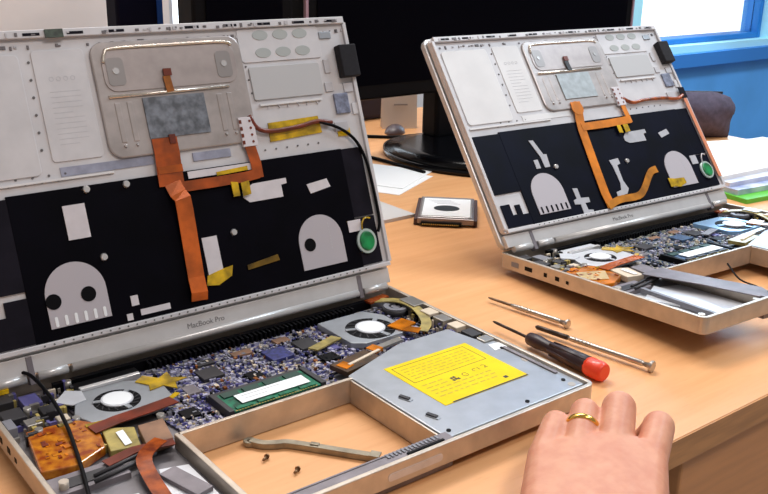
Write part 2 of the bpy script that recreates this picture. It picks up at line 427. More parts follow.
        mm.ring(.3135,.0702,.0195,.01957,.0014,.0021,0,14,-1.6,2.2); mm.box(.3125,.3158,.0672,.0679,.0195,.01957)
        B(mm, 'printed_marks', YELD, lab)
        m = MB().prism([(.3402,.0845),(.353,.0845),(.353,.0935),(.343,.0955)],.0192,.0196); B(m, 'clear_sticker', WHITEL, drv)
        for x, y in ((.2345,.0635),(.2335,.0335)):
            m = MB(); m.box(x-.005,x+.005,y-.0018,y+.0018,.0192,.0198,0,rz=-1.25); m.box(x-.004,x+.004,y-.0004,y+.0024,.0198,.0208,1,rz=-1.25)
            B(m, 'spring_clip', [SILV, DARK], drv)
    for x, y in ((.300,.012),(.345,.02),(.3475,.085),(.23,.014)): B(MB().cyl(x,y,.0192,.0199,.0016,0,12), 'drive_screw', BLACK, drv)
    B(MB().box(.2265,.3500,.0018,.0032,.0125,.0165,0), 'disc_slot', BLACK, case)
    # --- drive bracket running down the right side, port boxes
    m = MB().box(.3475,.3505,.03,.085,.0192,.0205,0); B(m, 'side_rail', GREYP, bevel=.0004)
    for y, w, h, mt, pm in ((.196,.02,.0195,PORTM,0),(.172,.013,.0185,CREAM,0),(.155,.013,.0185,PORTM,0),(.138,.012,.0182,CREAM,0),(.120,.014,.018,DARK,0),(.104,.01,.0185,PORTM,0)):
        m = MB().box(.343 if y > .1 else .346,.3572,y-w/2,y+w/2,.0114,h+.0022,0)
        B(m, 'port_connector', mt, bevel=.0006)
    # olive taped antenna lead, and the brown tape at the hinge
    B(MB().ribbon(smoothpath([(.329,.225,.0165),(.3425,.207,.0195),(.3445,.185,.0195),(.335,.160,.0175),(.322,.1495,.0165)],4), .0085, .0008), 'tape_strip', OLIVE)
    B(MB().box(.322,.345,.2215,.229,.0165,.0182,rz=.15), 'hinge_tape', KAPD)
    B(MB().box(.306,.326,.1615,.176,.0168,.0180,rz=.3).box(.312,.322,.150,.163,.0168,.0176,rz=.6), 'amber_tape', KAPT)
    B(MB().box(.225,.262,.124,.142,.0150,.0188,0,rz=.18).box(.234,.2695,.1325,.1350,.0188,.0196,1,rz=.235), 'drive_connector', [OLIVE if not L else CONB, CREAM])
    if L:
        for x, y in ((.232,.131),(.268,.1425)): B(MB().box(x-.0045,x+.0045,y-.005,y+.005,.0170,.0193,0,rz=.3), 'amber_tape', KAPT)
    B(MB().box(.262,.296,.141,.147,.0165,.0186,0,rz=.12), 'drive_connector', PORTM)
    B(MB().prism([(.234,.170),(.262,.178),(.258,.186),(.230,.177)],.0150,.0162), 'tape_strip', OLIVE if L else GREYC)
    # --- left side: kapton board, hard drive cable, bluetooth board
    m = MB().prism([(.006,.122),(.027,.117),(.048,.128),(.055,.160),(.045,.172),(.014,.174)], .0100, .0165)
    B(MB().ribbon([(.009,.126,.0100),(.026,.1215,.0100),(.0485,.133,.0100)],.006,.006), 'tape_edge', OLIVE)
    kb = B(m, 'modem_board', KAPM if L else KAPT, bevel=.001)
    rr = random.Random(11); m = MB()
    for k in range(26):
        x = rr.uniform(.012,.044); y = rr.uniform(.128,.166); w = rr.uniform(.001,.004)
        m.box(x,x+w,y,y+rr.uniform(.001,.004),.0165,.0165+rr.uniform(.0003,.0012),rr.randrange(4))
    tag(B(m, 'surface_components', [KAPD, KAPM, KAPT, FLEXD], kb), kind='stuff')
    B(MB().prism([(.068,.111),(.086,.112),(.0915,.139),(.074,.1395)],.0110,.0172), 'bluetooth_board', BROWN if L else GREYP, bevel=.0005)
    B(MB().prism([(.0575,.1200),(.0622,.1205),(.0640,.1390),(.0590,.1385)],.0174,.0177), 'white_label', WHITEL)
    B(MB().prism([(.048,.120),(.066,.116),(.072,.140),(.054,.150)],.0110,.0168), 'taped_board', OLIVE if L else CREAM, bevel=.0005)
    B(MB().ribbon([(.048,.150,.0172),(.065,.152,.0182),(.085,.153,.0184),(.108,.157,.0175)],.011,.0006), 'ribbon_cable', FLEXD if L else FLEX)
    if L: B(MB().ribbon(smoothpath([(.078,.113,.0178),(.070,.108,.0182),(.060,.098,.018),(.056,.08,.0165),(.053,.05,.015),(.050,.020,.0145)],4),.0095,.0006), 'ribbon_cable', KAPD)
    if L: B(MB().ribbon([(.040,.108,.0165),(.06,.112,.0172),(.084,.107,.0172)],.008,.0006), 'ribbon_cable', FLEXD)
    B(MB().prism([(.042,.200),(.0535,.213),(.0625,.206),(.0605,.192),(.050,.190)],.0166,.0174), 'clear_tape', SILW)
    B(MB().prism([(.098,.198),(.104,.188),(.101,.180),(.112,.182),(.118,.172),(.121,.182),(.131,.184),(.122,.190),(.123,.200),(.114,.194),(.106,.204)],.0167,.0174), 'yellow_tape', KAPTY)
    B(MB().ribbon([(.047,.158,.0168),(.07,.1555,.0170),(.100,.1565,.0170),(.115,.166,.0169)],.004,.0005), 'yellow_tape', KAPTY)
    # left rear corner clutter: sockets, screw posts
    rr = random.Random(4)
    for x, y, w, h, z, mt in ((.012,.222,.016,.012,.0185,DARK),(.03,.214,.012,.016,.0175,PURC if L else GREYC),(.014,.200,.014,.016,.0175,DARK),(.036,.196,.010,.012,.0165,DARK),(.022,.184,.010,.010,.017,PORTM),(.008,.186,.006,.014,.0185,GREYC),(.040,.180,.008,.008,.016,CREAM)):
        B(MB().box(x-w/2,x+w/2,y-h/2,y+h/2,.0095,z), 'port_connector', mt, bevel=.0005)
    for x, y in ((.0245,.203),(.046,.172),(.0215,.171),(.092,.144),(.06,.226)): B(MB().cyl(x,y,.0095,.0178,.0026,0,12), 'screw_post', PORTM)
    rr = random.Random(21); m = MB()
    for k in range(170):
        x = rr.uniform(.005,.062); y = rr.uniform(.165,.228)
        if x > .045 and y < .21: continue
        w, h = rr.choice(((.002,.004),(.005,.002),(.003,.003),(.0015,.0015),(.006,.003)))
        m.box(x,x+w,y,y+h,.0095,.0095+rr.uniform(.002,.0085),rr.randrange(6))
    tag(B(m, 'corner_components', [PORTM, DARK, BLACK, CREAM, OLIVE, PURC if L else GREYC]), kind='stuff')
    rr = random.Random(22); m = MB()
    for k in range(120):
        x = rr.uniform(.336,.351); y = rr.uniform(.098,.21)
        w, h = rr.choice(((.002,.003),(.003,.002),(.0015,.0015),(.004,.003)))
        m.box(x,x+w,y,y+h,.0112,.0115+rr.uniform(.002,.0075),rr.randrange(6))
    tag(B(m, 'edge_components', [PORTM, DARK, BLACK, CREAM, OLIVE, PURC if L else GREYC]), kind='stuff')
    # hard drive bay floor
    B(MB().prism([(.008,.010),(.083,.010),(.083,.088),(.064,.094),(.008,.094)],.0095,.0108), 'drive_bay_floor', SILW if not L else CASEB)
    if L:
        B(MB().prism([(.058,.010),(.083,.010),(.083,.086),(.066,.091),(.058,.060)],.0108,.0120), 'drive_bay_plate', SILW)
        B(MB().prism([(.034,.012),(.050,.012),(.046,.075),(.030,.078)],.0108,.0118), 'drive_bay_plate', SILW)
        B(MB().box(.066,.078,.050,.084,.0120,.0150,0,rz=.25), 'drive_bay_rail', GREYP, bevel=.0004)
    m = MB().box(.006,.05,.094,.114,.0095,.0148,0).box(.012,.04,.098,.108,.0148,.0156,1)
    B(m, 'drive_bay_bracket', [GREYP, DARK], bevel=.0005)
    B(MB().tube([(.030,.100,.0163),(.078,.112,.0158)],.0012,0,8), 'wire', DARK); B(MB().tube([(.028,.094,.0163),(.070,.103,.0158)],.0012,0,8), 'wire', DARK)
    if not L:
        B(MB().prism([(.056,.111),(.086,.114),(.0945,.072),(.108,.022),(.100,.006),(.084,.008),(.073,.06)],.0196,.0207), 'drive_bay_shield', GREYP, bevel=.0004)
        B(MB().prism([(.018,.076),(.056,.096),(.058,.05),(.05,.008),(.034,.008),(.03,.05)],.0116,.0130), 'drive_bay_plate', SILW)
        B(MB().box(.0305,.034,.010,.092,.0116,.0165,rz=-.05), 'drive_bay_rail', GREYC)
        B(MB().prism([(.008,.138),(.03,.126),(.046,.146),(.02,.158)],.0168,.0172), 'clear_label', mat('gold_foil',(240,214,160),.25,.5))
        B(MB().tube(smoothpath([(.17,.10,.012),(.155,.075,.005),(.15,.05,.004),(.13,.03,.004)],5),.0009,0,6), 'wires', BLACK)
    # --- display lid with hinge bar
    lid = MB().prism(rrect(0, W, .004, .2435, .008), -.0075, -.0005, 0).build('display_lid', [LIDF], root, (0,HY,HZ), (PI/2-tilt+pitch,0,0), bevel=.0012)
    m = MB().box(.003,W-.003,.0035,.0165,-.0005,.0045,0)
    B(m, 'bezel_strip', [mat('bezel_silver',(206,203,202),.42,.2,.03,60)], lid, bevel=.0006)
    for a, b in ((.010,.034),(.042,.063),(.066,.318),(.324,.349)):
        B(MB().tube([(a,.0012,.0030),(b,.0012,.0030)], .0034, 0, 14), 'hinge_bar', mat('hinge_bar_silver',(214,211,209),.3,.35,.03,60), lid)
    for x in (.038,.321): B(MB().box(x-.0022,x+.0022,-.004,.016,-.002,.0050), 'hinge_clutch', GREYP, lid, bevel=.0004)
    text_mesh('logotype', 'MacBook Pro', .0058, mat('logotype_grey',(120,118,118),.5), lid, (.1730,.0090,.0046))
    if L:
        m = MB().tube(smoothpath([(.0165,.236,.0195),(.024,.238,.026),(.0345,.230,.029),(.0385,.2,.0245),(.0365,.165,.0205),(.030,.128,.0185),(.024,.100,.0172),(.018,.075,.016)],6), .0013, 0, 8)
        B(m, 'black_cable', BLACK)
        B(MB().box(.009,.021,.229,.241,.0185,.0215), 'yellow_tape', KAPTY)
    return root
# ------------------------------------------------------------------ the keyboard halves leaning on the displays
def make_top_case(variant, loc, yaw, tilt):
    L = variant == 'near'
    loc = (loc[0]+.0025*math.cos(yaw), loc[1]+.0025*math.sin(yaw), loc[2])
    root = empty('keyboard_top_case', loc, (PI/2-tilt, 0, yaw))
    P = lambda mb, name, mats, parent=root, bevel=0: mb.build(name, mats, parent, bevel=bevel)
    lm = PLATE
    # plate with raised rim and stiffening frames
    m = MB().prism(rrect(.0000,.3555,.0185,.2415,.006), 0, .0050)
    shell = P(m, 'shell', lm, bevel=.0006)
    m = MB()
    m.box(.004,.353,.2350,.2410,.0050,.0085); m.box(.0003,.0040,.022,.236,.0050,.0085); m.box(.3515,.3552,.022,.236,.0050,.0075)
    m.box(.004,.353,.0185,.0222,.0050,.0080)
    P(m, 'rim', lm, shell, bevel=.0006)
    for x in (.018,.048,.082,.1136,.145,.2068,.2405,.272,.3057,.3387):
        P(MB().box(x-.0060,x+.0060,.2366,.2386,.0085,.0088,0), 'rim_slot', BLACK2, shell)
    rr = random.Random(6); m = MB()
    for k in range(110):
        x = rr.uniform(.006,.35); z = rr.choice((.2285,.2365)); m.box(x,x+rr.uniform(.001,.0032),z+rr.uniform(-.001,.001),z+rr.uniform(.0012,.0026),.005,.0058 if z < .23 else .0091,rr.choice((0,1,1)))
    tag(P(m, 'rim_notches', [PLATE2, mat('notch_grey',(104,98,100),.5)], shell), kind='stuff')
    if L: P(MB().box(.0915,.1045,.2345,.2405,.0085,.0100), 'green_chip', mat('chip_dark_green',(62,74,62),.5,0,.3,200), shell)
    HG = mat('hole_grey',(96,92,92),.5)
    class Holes:
        def cyl(s, *a): P(MB().cyl(*a), 'screw_hole', HG, shell)
    m = Holes()
    for k in range(6): m.cyl(.0772-.0007*k,.2185-.0125*k,.005,.0056,.0010,0,8)
    for k in range(8): m.cyl(.046+.0058*k,.1335+(k % 2)*.004,.005,.0056,.0009,0,8)
    for k in range(42): m.cyl(.047+.0068*k,.0203,.008,.0083,.0007,0,6)
    for k in range(5): m.cyl(.2483+.0005*k,.226-.011*k,.005,.0056,.0008,0,8)
    for k in range(6): m.cyl(.252+.0105*k,.1345,.005,.0056,.0008,0,8)
    # large pale panels left of the trackpad
    m = MB().prism(rrect(.0085,.0705,.138,.2245,.004),.005,.0062,0)
    P(m, 'palm_rest_panel', PLATE3 if not L else lm, shell, bevel=.0005)
    m = MB().prism(rrect(.0795,.1175,.146,.2265,.003),.005,.0058,0)
    pn = P(m, 'printed_panel', PLATE3 if not L else lm, shell, bevel=.0004)
    m = MB()
    for k in range(11): m.box(.0875,.0875+(.022 if k not in (4,10) else .014),.196-k*.0038,.1964-k*.0038,.0058,.0059)
    for k in range(4):
        m.ring(.0905+k*.0052,.2055,.0058,.0059,.0013,.0018,0,12)
    P(m, 'fine_print', mat('etched_grey',(190,188,192),.6), pn)
    m = MB().box(.0075,.122,.1330,.1345,.005,.0068,0).box(.0835,.1545,.1355,.1420,.005,.0056,1 if L else 0)
    P(m, 'edge_channel', [PLATE3, GREYL], shell)
    # honeycombed right palm rest
    m = MB().prism(rrect(.2465,.325,.207,.2345,.003),.005,.0060,0)
    for r, v in enumerate((.2288,.2142)):
        for k in range(3): m.cyl(.2678+.0193*k,v,.0060,.0064,.0075,1,20,ry=.0042)
    P(m, 'oval_recess_panel', [lm, mat('oval_recess_grey',(172,176,174),.6)], shell, bevel=.0003)
    m = MB().prism(rrect(.251,.3195,.1755,.2030,.002),.005,.0066,0)
    P(m, 'square_pad', mat('square_pad_grey',(188,187,188),.6,.1), shell, bevel=.0004)
    m = MB().box(.255,.316,.1705,.1722,.005,.0070,0)
    for k in range(3): m.ring(.268+.019*k,.1665,.005,.0060,.0052,.0062,1,14,.2,2.9)
    P(m, 'stiffening_ridge', [PLATE3, PLATE2], shell)
    for x, y, w, h in ((.332,.226,.012,.006),(.328,.199,.006,.012),(.346,.179,.010,.008),(.326,.181,.008,.008),(.349,.160,.006,.010),(.331,.146,.014,.008)):
        P(MB().box(x-w/2,x+w/2,y-h/2,y+h/2,.005,.0063), 'clip_block', rr.choice((lm, PLATE2, SILV)), shell, bevel=.0004)
    P(MB().box(.3390,.3570,.1875,.2155,.005,.0135), 'foam_block', FOAM, bevel=.001)
    P(MB().box(.3285,.3430,.1570,.1745,.005,.0072), 'sensor_board', mat('sensor_blue_grey',(126,132,154),.5,0,.2,200), bevel=.0004)
    # trackpad assembly
    pad = P(MB().prism(rrect(.1215,.2465,.1425,.2300,.011),.005,.0075), 'trackpad', PADM, bevel=.0012)
    m = MB().prism(rrect(.1285,.2395,.1920,.2235,.009),.0075,.0082,0)
    P(m, 'upper_tray', PADM2, pad, bevel=.0005)
    m = MB().tube(smoothpath([(.1300,.2140,.0082),(.1325,.2215,.0082),(.139,.2245,.0082),(.183,.2250,.0082),(.231,.2248,.0082),(.2375,.2215,.0082)],4),.0013,0,8)
    m.tube([(.1290,.1885,.0080),(.2290,.1892,.0080)],.0014,0,8)
    P(m, 'pressed_ridge', mat('ridge_bright',(226,216,204),.22,.8), pad)
    for xa, xb in ((.1315,.1450),(.2215,.2350)):
        m = MB().prism(rrect(xa,xb,.1965,.2175,.0035),.0082,.0086,0); m.cyl((xa+xb)/2,.2075,.0086,.0091,.0025,1,14)
        P(m, 'mounting_tab', [mat('tab_recess',(150,144,142),.4,.5), ALU_B], pad)
    for x in (.1345,.1440,.2190,.2280):
        P(MB().box(x-.0022,x+.0022,.154,.184,.0070,.0080), 'rib', PADM, pad, bevel=.0008)
        P(MB().cyl(x,.1515,.0075,.0092,.0015,0,12,r2=.0008), 'rivet', ALU_B, pad)
    P(MB().box(.1545,.2055,.1545,.1858,.0075,.0086), 'sensor_window', CHIPW if L else mat('sensor_pale_grey',(172,180,184),.5,.1,.08,120), pad)
    m = MB().box(.1745,.1805,.1885,.2010,.0090,.0098,0,rz=.1).box(.1750,.1815,.2010,.2065,.0090,.0102,1)
    P(m, 'button_flex', [COPPER if L else DARK, FLEXD], pad)
    # black film over the keyboard
    P(MB().box(.0422,.3250,.0225,.1268,.0050,.0068), 'keyboard_film', BLACKK if L else BLACKN, bevel=.0003)
    BS = BLACK2 if L else BLACKN
    P(MB().prism([(.0065,.0600),(.0422,.0600),(.0422,.1250),(.0065,.1250)],.005,.0065), 'side_film', BS)
    if L: P(MB().prism([(.0065,.0230),(.0422,.0230),(.0422,.0555),(.0265,.0555),(.0265,.0450),(.0205,.0450),(.0205,.0555),(.0065,.0555)],.005,.0065), 'side_film', BS)
    else: P(MB().prism([(.0085,.0235),(.0422,.0235),(.0422,.0350),(.0330,.0350),(.0330,.0460),(.0265,.0460),(.0265,.0360),(.0200,.0360),(.0200,.0480),(.0085,.0480)],.005,.0065), 'side_film', BS)
    P(MB().box(.3250,.3460,.0660,.1262,.005,.0065), 'side_film', BS)
    P(MB().box(.3150,.3460,.0235,.0650,.005,.0065), 'side_film', BS)
    # fan grilles
    for gx, holes in ((.0762,((.0592,.0492),(.0845,.0497))),(.2868,((.2750,.0508),))):
        g = P(MB().prism(dome(gx,.0305,.0440,.0440),.0068,.0076), 'fan_grille', mat('grille_grey',(186,180,186),.55,.1))
        m = MB()
        for k in range(6):
            x = gx-.0175+k*.0070; m.prism(rrect(x-.0011,x+.0011,.0312,.0385,.001,3),.0076,.0079)
        if gx < .1: P(m, 'grille_slot', WHITEL if L else BLACK2, g)
        else: 
            m = MB(); 
            for k in range(9): m.box(gx+.009+.0008*k*0,gx+.0098,.0440+k*.0026,.0456+k*.0026,.0076,.0077)
            P(m, 'fine_print', mat('etched_grey',(190,188,192),.6), g)
        if L:
            for hx, hy in holes: P(MB().cyl(hx,hy,.0076,.0080,.0055,0,22), 'fan_hole', BLACK, g)
    WT = WHITE if L else mat('grey_white_tape',(182,182,188),.6,0,.03,90)
    def patch(pts, name='white_patch', mt=WT, z=.0069, t=.0006): return P(MB().prism(pts, z, z+t), name, mt)
    rect = lambda a,b,c,d: [(a,c),(b,c),(b,d),(a,d)]
    if L:
        patch(rect(.0788,.0950,.0897,.1145)); patch([(.2225,.0990),(.2275,.0945),(.2590,.0945),(.2590,.1045),(.2645,.1050),(.2645,.1095),(.2330,.1090),(.2225,.1040)])
        patch([(.2858,.0930),(.3065,.0962),(.3040,.1035),(.2833,.1012)]); patch(rect(.1795,.1925,.0430,.0735))
        patch(rect(.1143,.1200,.0340,.0415)); patch(rect(.1200,.1435,.0258,.0303)); patch(rect(.1090,.1135,.0240,.0290))
        patch(rect(.3165,.3300,.0540,.0640))
        patch([(.1760,.0365),(.1860,.0350),(.1985,.0400),(.2010,.0480),(.1925,.0470),(.1780,.0440)], 'yellow_tape', KAPTY, .0075)
        patch([(.2140,.0415),(.2440,.0440),(.2430,.0490),(.2140,.0455)], 'yellow_tape', mat('kapton_dim',(104,78,16),.3,0,.3,80), .0069)
        scr = ((.0987,.1240),(.1290,.1235),(.1013,.0735),(.2080,.0733))
    else:
        patch([(.0775,.1125),(.0835,.1120),(.0900,.0950),(.0945,.0945),(.0930,.0800),(.0855,.0800),(.0850,.0920)]); patch(rect(.0735,.0795,.0800,.0900))
        patch([(.1110,.0520),(.1180,.0510),(.1175,.0400),(.1290,.0390),(.1285,.0335),(.1210,.0335),(.1215,.0255),(.1285,.0245),(.1280,.0195),(.1135,.0200),(.1140,.0330),(.1060,.0340),(.1065,.0390),(.1115,.0400)][::-1], z=.0069)
        patch([(.1810,.0760),(.1960,.0770),(.1960,.0700),(.1905,.0690),(.1895,.0500),(.1930,.0400),(.1880,.0345),(.1720,.0330),(.1725,.0385),(.1810,.0400),(.1840,.0480),(.1830,.0690)][::-1])
        patch([(.2190,.0960),(.2250,.0925),(.2530,.0925),(.2530,.1010),(.2580,.1020),(.2580,.1065),(.2250,.1060),(.2190,.1010)]); patch([(.2800,.0930),(.2960,.0965),(.2940,.1030),(.2775,.0995)])
        patch(rect(.3130,.3240,.0540,.0650))
        patch([(.2600,.0320),(.2760,.0300),(.2880,.0335),(.2870,.0400),(.2700,.0410),(.2600,.0430)], 'yellow_tape', KAPTY, .0079)
        scr = ((.1010,.0790),(.2085,.0720))
    for x, y in scr: P(MB().cyl(x,y,.0068,.0088,.0030,0,16,r2=.0022), 'screw', ALU_B)
    # green backup cell with its pale collar
    g = P(MB().cyl(.3320,.0440,.0065,.0092,.0100,0,28,ry=.0108), 'backup_cell_collar', mat('cell_collar',(190,206,200),.35,.3))
    P(MB().cyl(.3320,.0440,.0092,.0104,.0080,0,28,ry=.0088,r2=.0070), 'green_dot', GREEN, g)
    m = MB().tube(smoothpath([(.3300,.0530,.008),(.3290,.0590,.010),(.3330,.0640,.010),(.3400,.0630,.008)],4),.0008,0,6); P(m, 'cell_wire', KAPTY if L else WHITE)
    # flat cables
    F1, F2 = (FLEXA, FLEX) if L else (FLEXL, FLEXL)
    if L:
        P(MB().ribbon([(.1652,.1540,.0082),(.1652,.1420,.0084),(.1645,.1300,.0080),(.1640,.1170,.0078)],.0205,.0007,0).box(.1550,.1752,.1268,.1325,.0084,.0092,1), 'trackpad_cable', [F1, F2])
        P(MB().box(.1690,.1740,.1490,.1560,.0086,.0100), 'cable_connector', FLEXD)
        P(MB().ribbon([(.1645,.1190,.0082),(.1665,.1105,.0100),(.1685,.1060,.0122),(.1690,.0970,.0110),(.1688,.0700,.0090),(.1680,.0450,.0086),(.1672,.0330,.0110),(.1668,.0270,.0090)],.0135,.0007), 'main_ribbon_cable', FLEX)
        P(MB().ribbon([(.1700,.1150,.0082),(.2000,.1148,.0086),(.2280,.1152,.0084),(.2400,.1165,.0080)],.0080,.0007), 'branch_ribbon_cable', F1)
        P(MB().ribbon([(.2390,.1130,.0080),(.2390,.1250,.0084),(.2370,.1400,.0078)],.0095,.0007), 'riser_ribbon_cable', F1)
        P(MB().box(.1790,.2370,.1205,.1260,.0065,.0075), 'white_strip', WHITE)
        m = MB().prism([(.2030,.1195),(.2310,.1205),(.2310,.1240),(.2030,.1225)],.0076,.0082)
        m.prism([(.2130,.1010),(.2190,.1010),(.2190,.1120),(.2130,.1130)],.0092,.0098).prism([(.2215,.1000),(.2290,.1010),(.2290,.1120),(.2215,.1110)],.0092,.0098)
        P(m, 'yellow_tape', KAPTY)
        P(MB().box(.1870,.2200,.1335,.1400,.0052,.0060), 'part_label', GREYL)
    else:
        P(MB().ribbon([(.1650,.1500,.0084),(.1650,.1380,.0086)],.0150,.0007).cyl(.1650,.1420,.0084,.0094,.0085,0,20), 'trackpad_cable', F1)
        P(MB().ribbon([(.1648,.1380,.0084),(.1610,.1250,.0080),(.1590,.1150,.0080),(.1560,.0700,.0078),(.1540,.0400,.0080),(.1550,.0225,.0084)],.0120,.0007), 'main_ribbon_cable', F2)
        P(MB().ribbon(smoothpath([(.1500,.0240,.0090),(.1700,.0290,.0092),(.2000,.0290,.0090),(.2150,.0360,.0088),(.2350,.0530,.0086),(.2480,.0560,.0084)],4),.0082,.0007), 'tail_ribbon_cable', mat('tail_amber',(186,118,34),.3,0,.2,60))
        P(MB().ribbon([(.1600,.1190,.0084),(.2000,.1190,.0086),(.2400,.1205,.0084)],.0090,.0007), 'branch_ribbon_cable', F2)
        P(MB().ribbon([(.2385,.1170,.0084),(.2380,.1400,.0080)],.0070,.0007), 'riser_ribbon_cable', F2)
        P(MB().ribbon([(.3485,.1460,.0086),(.3490,.1200,.0084),(.3495,.0700,.0084),(.3500,.0330,.0084)],.0055,.0006), 'edge_ribbon_cable', mat('flex_pink_orange',(222,140,104),.4))
        P(MB().prism([(.2130,.1060),(.2190,.1050),(.2190,.1150),(.2130,.1150)],.0094,.0099).prism([(.2230,.1050),(.2310,.1060),(.2310,.1150),(.2230,.1150)],.0094,.0099), 'yellow_tape', KAPTY)
    cb = P(MB().box(.2308,.2445,.1390,.1628,.0068,.0092), 'socket_strip', WHITE, bevel=.0003)
    m = MB()
    for k in range(4): m.cyl(.2405,.1425+.0056*k,.0092,.0095,.0011,0,10); m.box(.2308,.2330,.1410+.0056*k,.1440+.0056*k,.0092,.0095)
    P(m, 'socket_pins', FLEXD, cb)
    if L:
        P(MB().prism([(.2580,.1405),(.3100,.1430),(.3085,.1575),(.2590,.1562)],.0052,.0060), 'yellow_tape', KAPTY)
        m = MB().tube(smoothpath([(.2420,.1640,.0075),(.2470,.1530,.0080),(.2600,.1490,.0082),(.2860,.1500,.0082),(.3050,.1525,.0082),(.3200,.1500,.0082)],5),.0020,0,8)
        P(m, 'microphone_cable', FLEXD)
        m = MB().tube(smoothpath([(.3050,.1525,.0086),(.3250,.1450,.0088),(.3400,.1330,.0085),(.3478,.1150,.0080),(.3500,.0900,.0080),(.3500,.0600,.0080),(.3460,.0500,.0080)],5),.0014,0,8)
        P(m, 'thin_black_cable', BLACK)
        P(MB().box(.3260,.3390,.1375,.1440,.0052,.0058), 'yellow_tape', KAPTY)
    else:
        m = MB().tube(smoothpath([(.2430,.1480,.0080),(.2560,.1410,.0082),(.2800,.1425,.0082),(.3100,.1420,.0082),(.3350,.1390,.0082),(.3480,.1430,.0082)],5),.0022,0,8)
        P(m, 'copper_cable', KAPD)
        P(MB().box(.3440,.3540,.1385,.1530,.0086,.0094), 'dark_tape', BLACK2)
    return root
# ------------------------------------------------------------------ scene
TL, TR = .35043, .64553
RX, RY, RYAW, RP = .49243, .00355, -.05003, .06047
def base_world(x, y): c, s = math.cos(RYAW), math.sin(RYAW); return (RX+c*x-s*y, RY+s*x+c*y)
lap = make_laptop('near', (0, D, 0), 0, 0, TL)
tag(lap, 'opened silver laptop nearest the camera, yellow label on its optical drive', 'laptop', 'opened laptops')
bx, by = base_world(0, D)
lap2 = make_laptop('far', (bx, by, 0), RYAW, RP, TR)
tag(lap2, 'opened silver laptop at the right, its front edge tipped up off the table', 'laptop', 'opened laptops')
tc1 = make_top_case('near', (0, D+HY, HZ), 0, TL)
tag(tc1, 'keyboard half leaning on the left display, two dark holes in its left grille', 'keyboard case', 'keyboard halves')
hx, hy = base_world(0, D+HY)
tc2 = make_top_case('far', (hx, hy, HZ), RYAW, TR)
tag(tc2, 'keyboard half leaning far back on the right display, bright orange ribbon cable', 'keyboard case', 'keyboard halves')

# table
TX0, TX1, TY0, TY1 = -.75, 1.33, -.06, 1.02
tb = empty('table', ((TX0+TX1)/2, (TY0+TY1)/2, -.74)); tag(tb, 'long beech laminate table carrying the laptops and tools', 'table')
def onto(mb, name, mats, par, bevel=0):
    l = par.location; mb.v = [(x-l.x, y-l.y, z-l.z) for x, y, z in mb.v]
    return mb.build(name, mats, par, bevel=bevel)
onto(MB().box(TX0,TX1,TY0,TY1,-.022,0), 'tabletop', WOOD, tb, .0008)
onto(MB().box(TX0,TX1,TY0-.001,TY0,-.022,-.0008), 'front_edge_strip', EDGE, tb)  # thin strip over the front face, darker brown than the top
for x in (TX0+.06, TX1-.06):
    for y in (TY0+.08, TY1-.08): onto(MB().box(x-.025,x+.025,y-.025,y+.025,-.74,-.022), 'leg', PORTM, tb)
pd = empty('drawer_pedestal', (.62, .2, -.74)); tag(pd, 'brown wooden drawer pedestal under the front edge of the table', 'cabinet')
onto(MB().box(.392,.84,-.036,.45,-.735,-.0235), 'body', PEDD, pd)  # body coloured near-black to read as the dark gap beside the drawers
for k in range(3):
    dr = onto(MB().box(.3925,.838,-.054,-.036,-.725+k*.2345,-.4985+k*.2345+(.004 if k == 2 else 0)), 'drawer', PED, pd, .002)
    h = MB().box(.56,.67,-.062,-.054,-.62+k*.2345,-.61+k*.2345); h.v = [(x-pd.location.x, y-pd.location.y, z-pd.location.z) for x,y,z in h.v]; h.build('handle', PORTM, dr)

# ---- tools
def screwdriver(name, tip, end, label, kind):
    a, b = Vector((*tip,0)), Vector((*end,0)); Lg = (b-a).length; r = math.atan2((b-a).y, (b-a).x)
    R = {'slim':.0042, 'long':.0048, 'red':.0078}[kind]
    t = empty(name, (a.x, a.y, R), (0, 0, r)); tag(t, label, 'screwdriver', 'precision screwdrivers')
    if kind == 'red':
        MB().tube([(0,0,0),(.002,0,0),(.006,0,0),(Lg*.36,0,0)],[.0006,.0011,.0013,.0013],0,10).build('blade', STEELD, t)
        c = Lg*.34; n = 24; m = MB()
        prof = ((c,.0040),(c+.002,.0054),(c+.012,.0058),(c+.020,.0050),(c+.030,.0052),(c+.045,.0068),(Lg-.0165,.0072))
        m.tube([(x,0,0) for x,_ in prof],[q for _,q in prof],0,12)
        for k in range(6):
            a_ = 2*PI*k/6; m.tube([(c+.026,.0052*math.cos(a_),.0052*math.sin(a_)),(c+.045,.0060*math.cos(a_),.0060*math.sin(a_)),(Lg-.017,.0064*math.cos(a_),.0064*math.sin(a_))],.0012,0,6)
        m.build('handle', HANDLE, t)
        MB().tube([(Lg-.017,0,0),(Lg-.014,0,0),(Lg-.004,0,0),(Lg-.001,0,0),(Lg,0,0)],[.0070,.0078,.0078,.0070,.0056],0,20).build('end_cap', REDC, t)
    else:
        bl = .30*Lg if kind == 'slim' else .29*Lg
        bm_ = STEELD if kind == 'long' else mat('blade_bronze',(120,96,76),.35,.7)
        m = MB().tube([(0,0,0),(.004,0,0),(bl,0,0)],[.0007,.0012,.0014],0,10) if kind == 'slim' else MB().tube([(0,0,0),(.002,0,0),(bl,0,0)],[.0011,.0021,.0022],0,10)
        m.build('blade', bm_, t)
        m = MB().tube([(bl,0,0),(bl+.003,0,0),(bl+.02,0,0),(Lg-.010,0,0),(Lg-.008,0,0)],[.0015,.0021,.0021,.0023,.0017],0,14)
        for k in range(5): m.tube([(bl+.007+k*.0035,0,0),(bl+.0085+k*.0035,0,0)],.0023,0,14)
        m.build('handle', STEEL, t)
        MB().tube([(Lg-.009,0,0),(Lg-.004,0,0),(Lg-.0025,0,0),(Lg-.0006,0,0),(Lg,0,0)],[.0017,.0022,R-.0003,R,R-.0006],0,18).build('swivel_cap', STEEL, t)
    return t
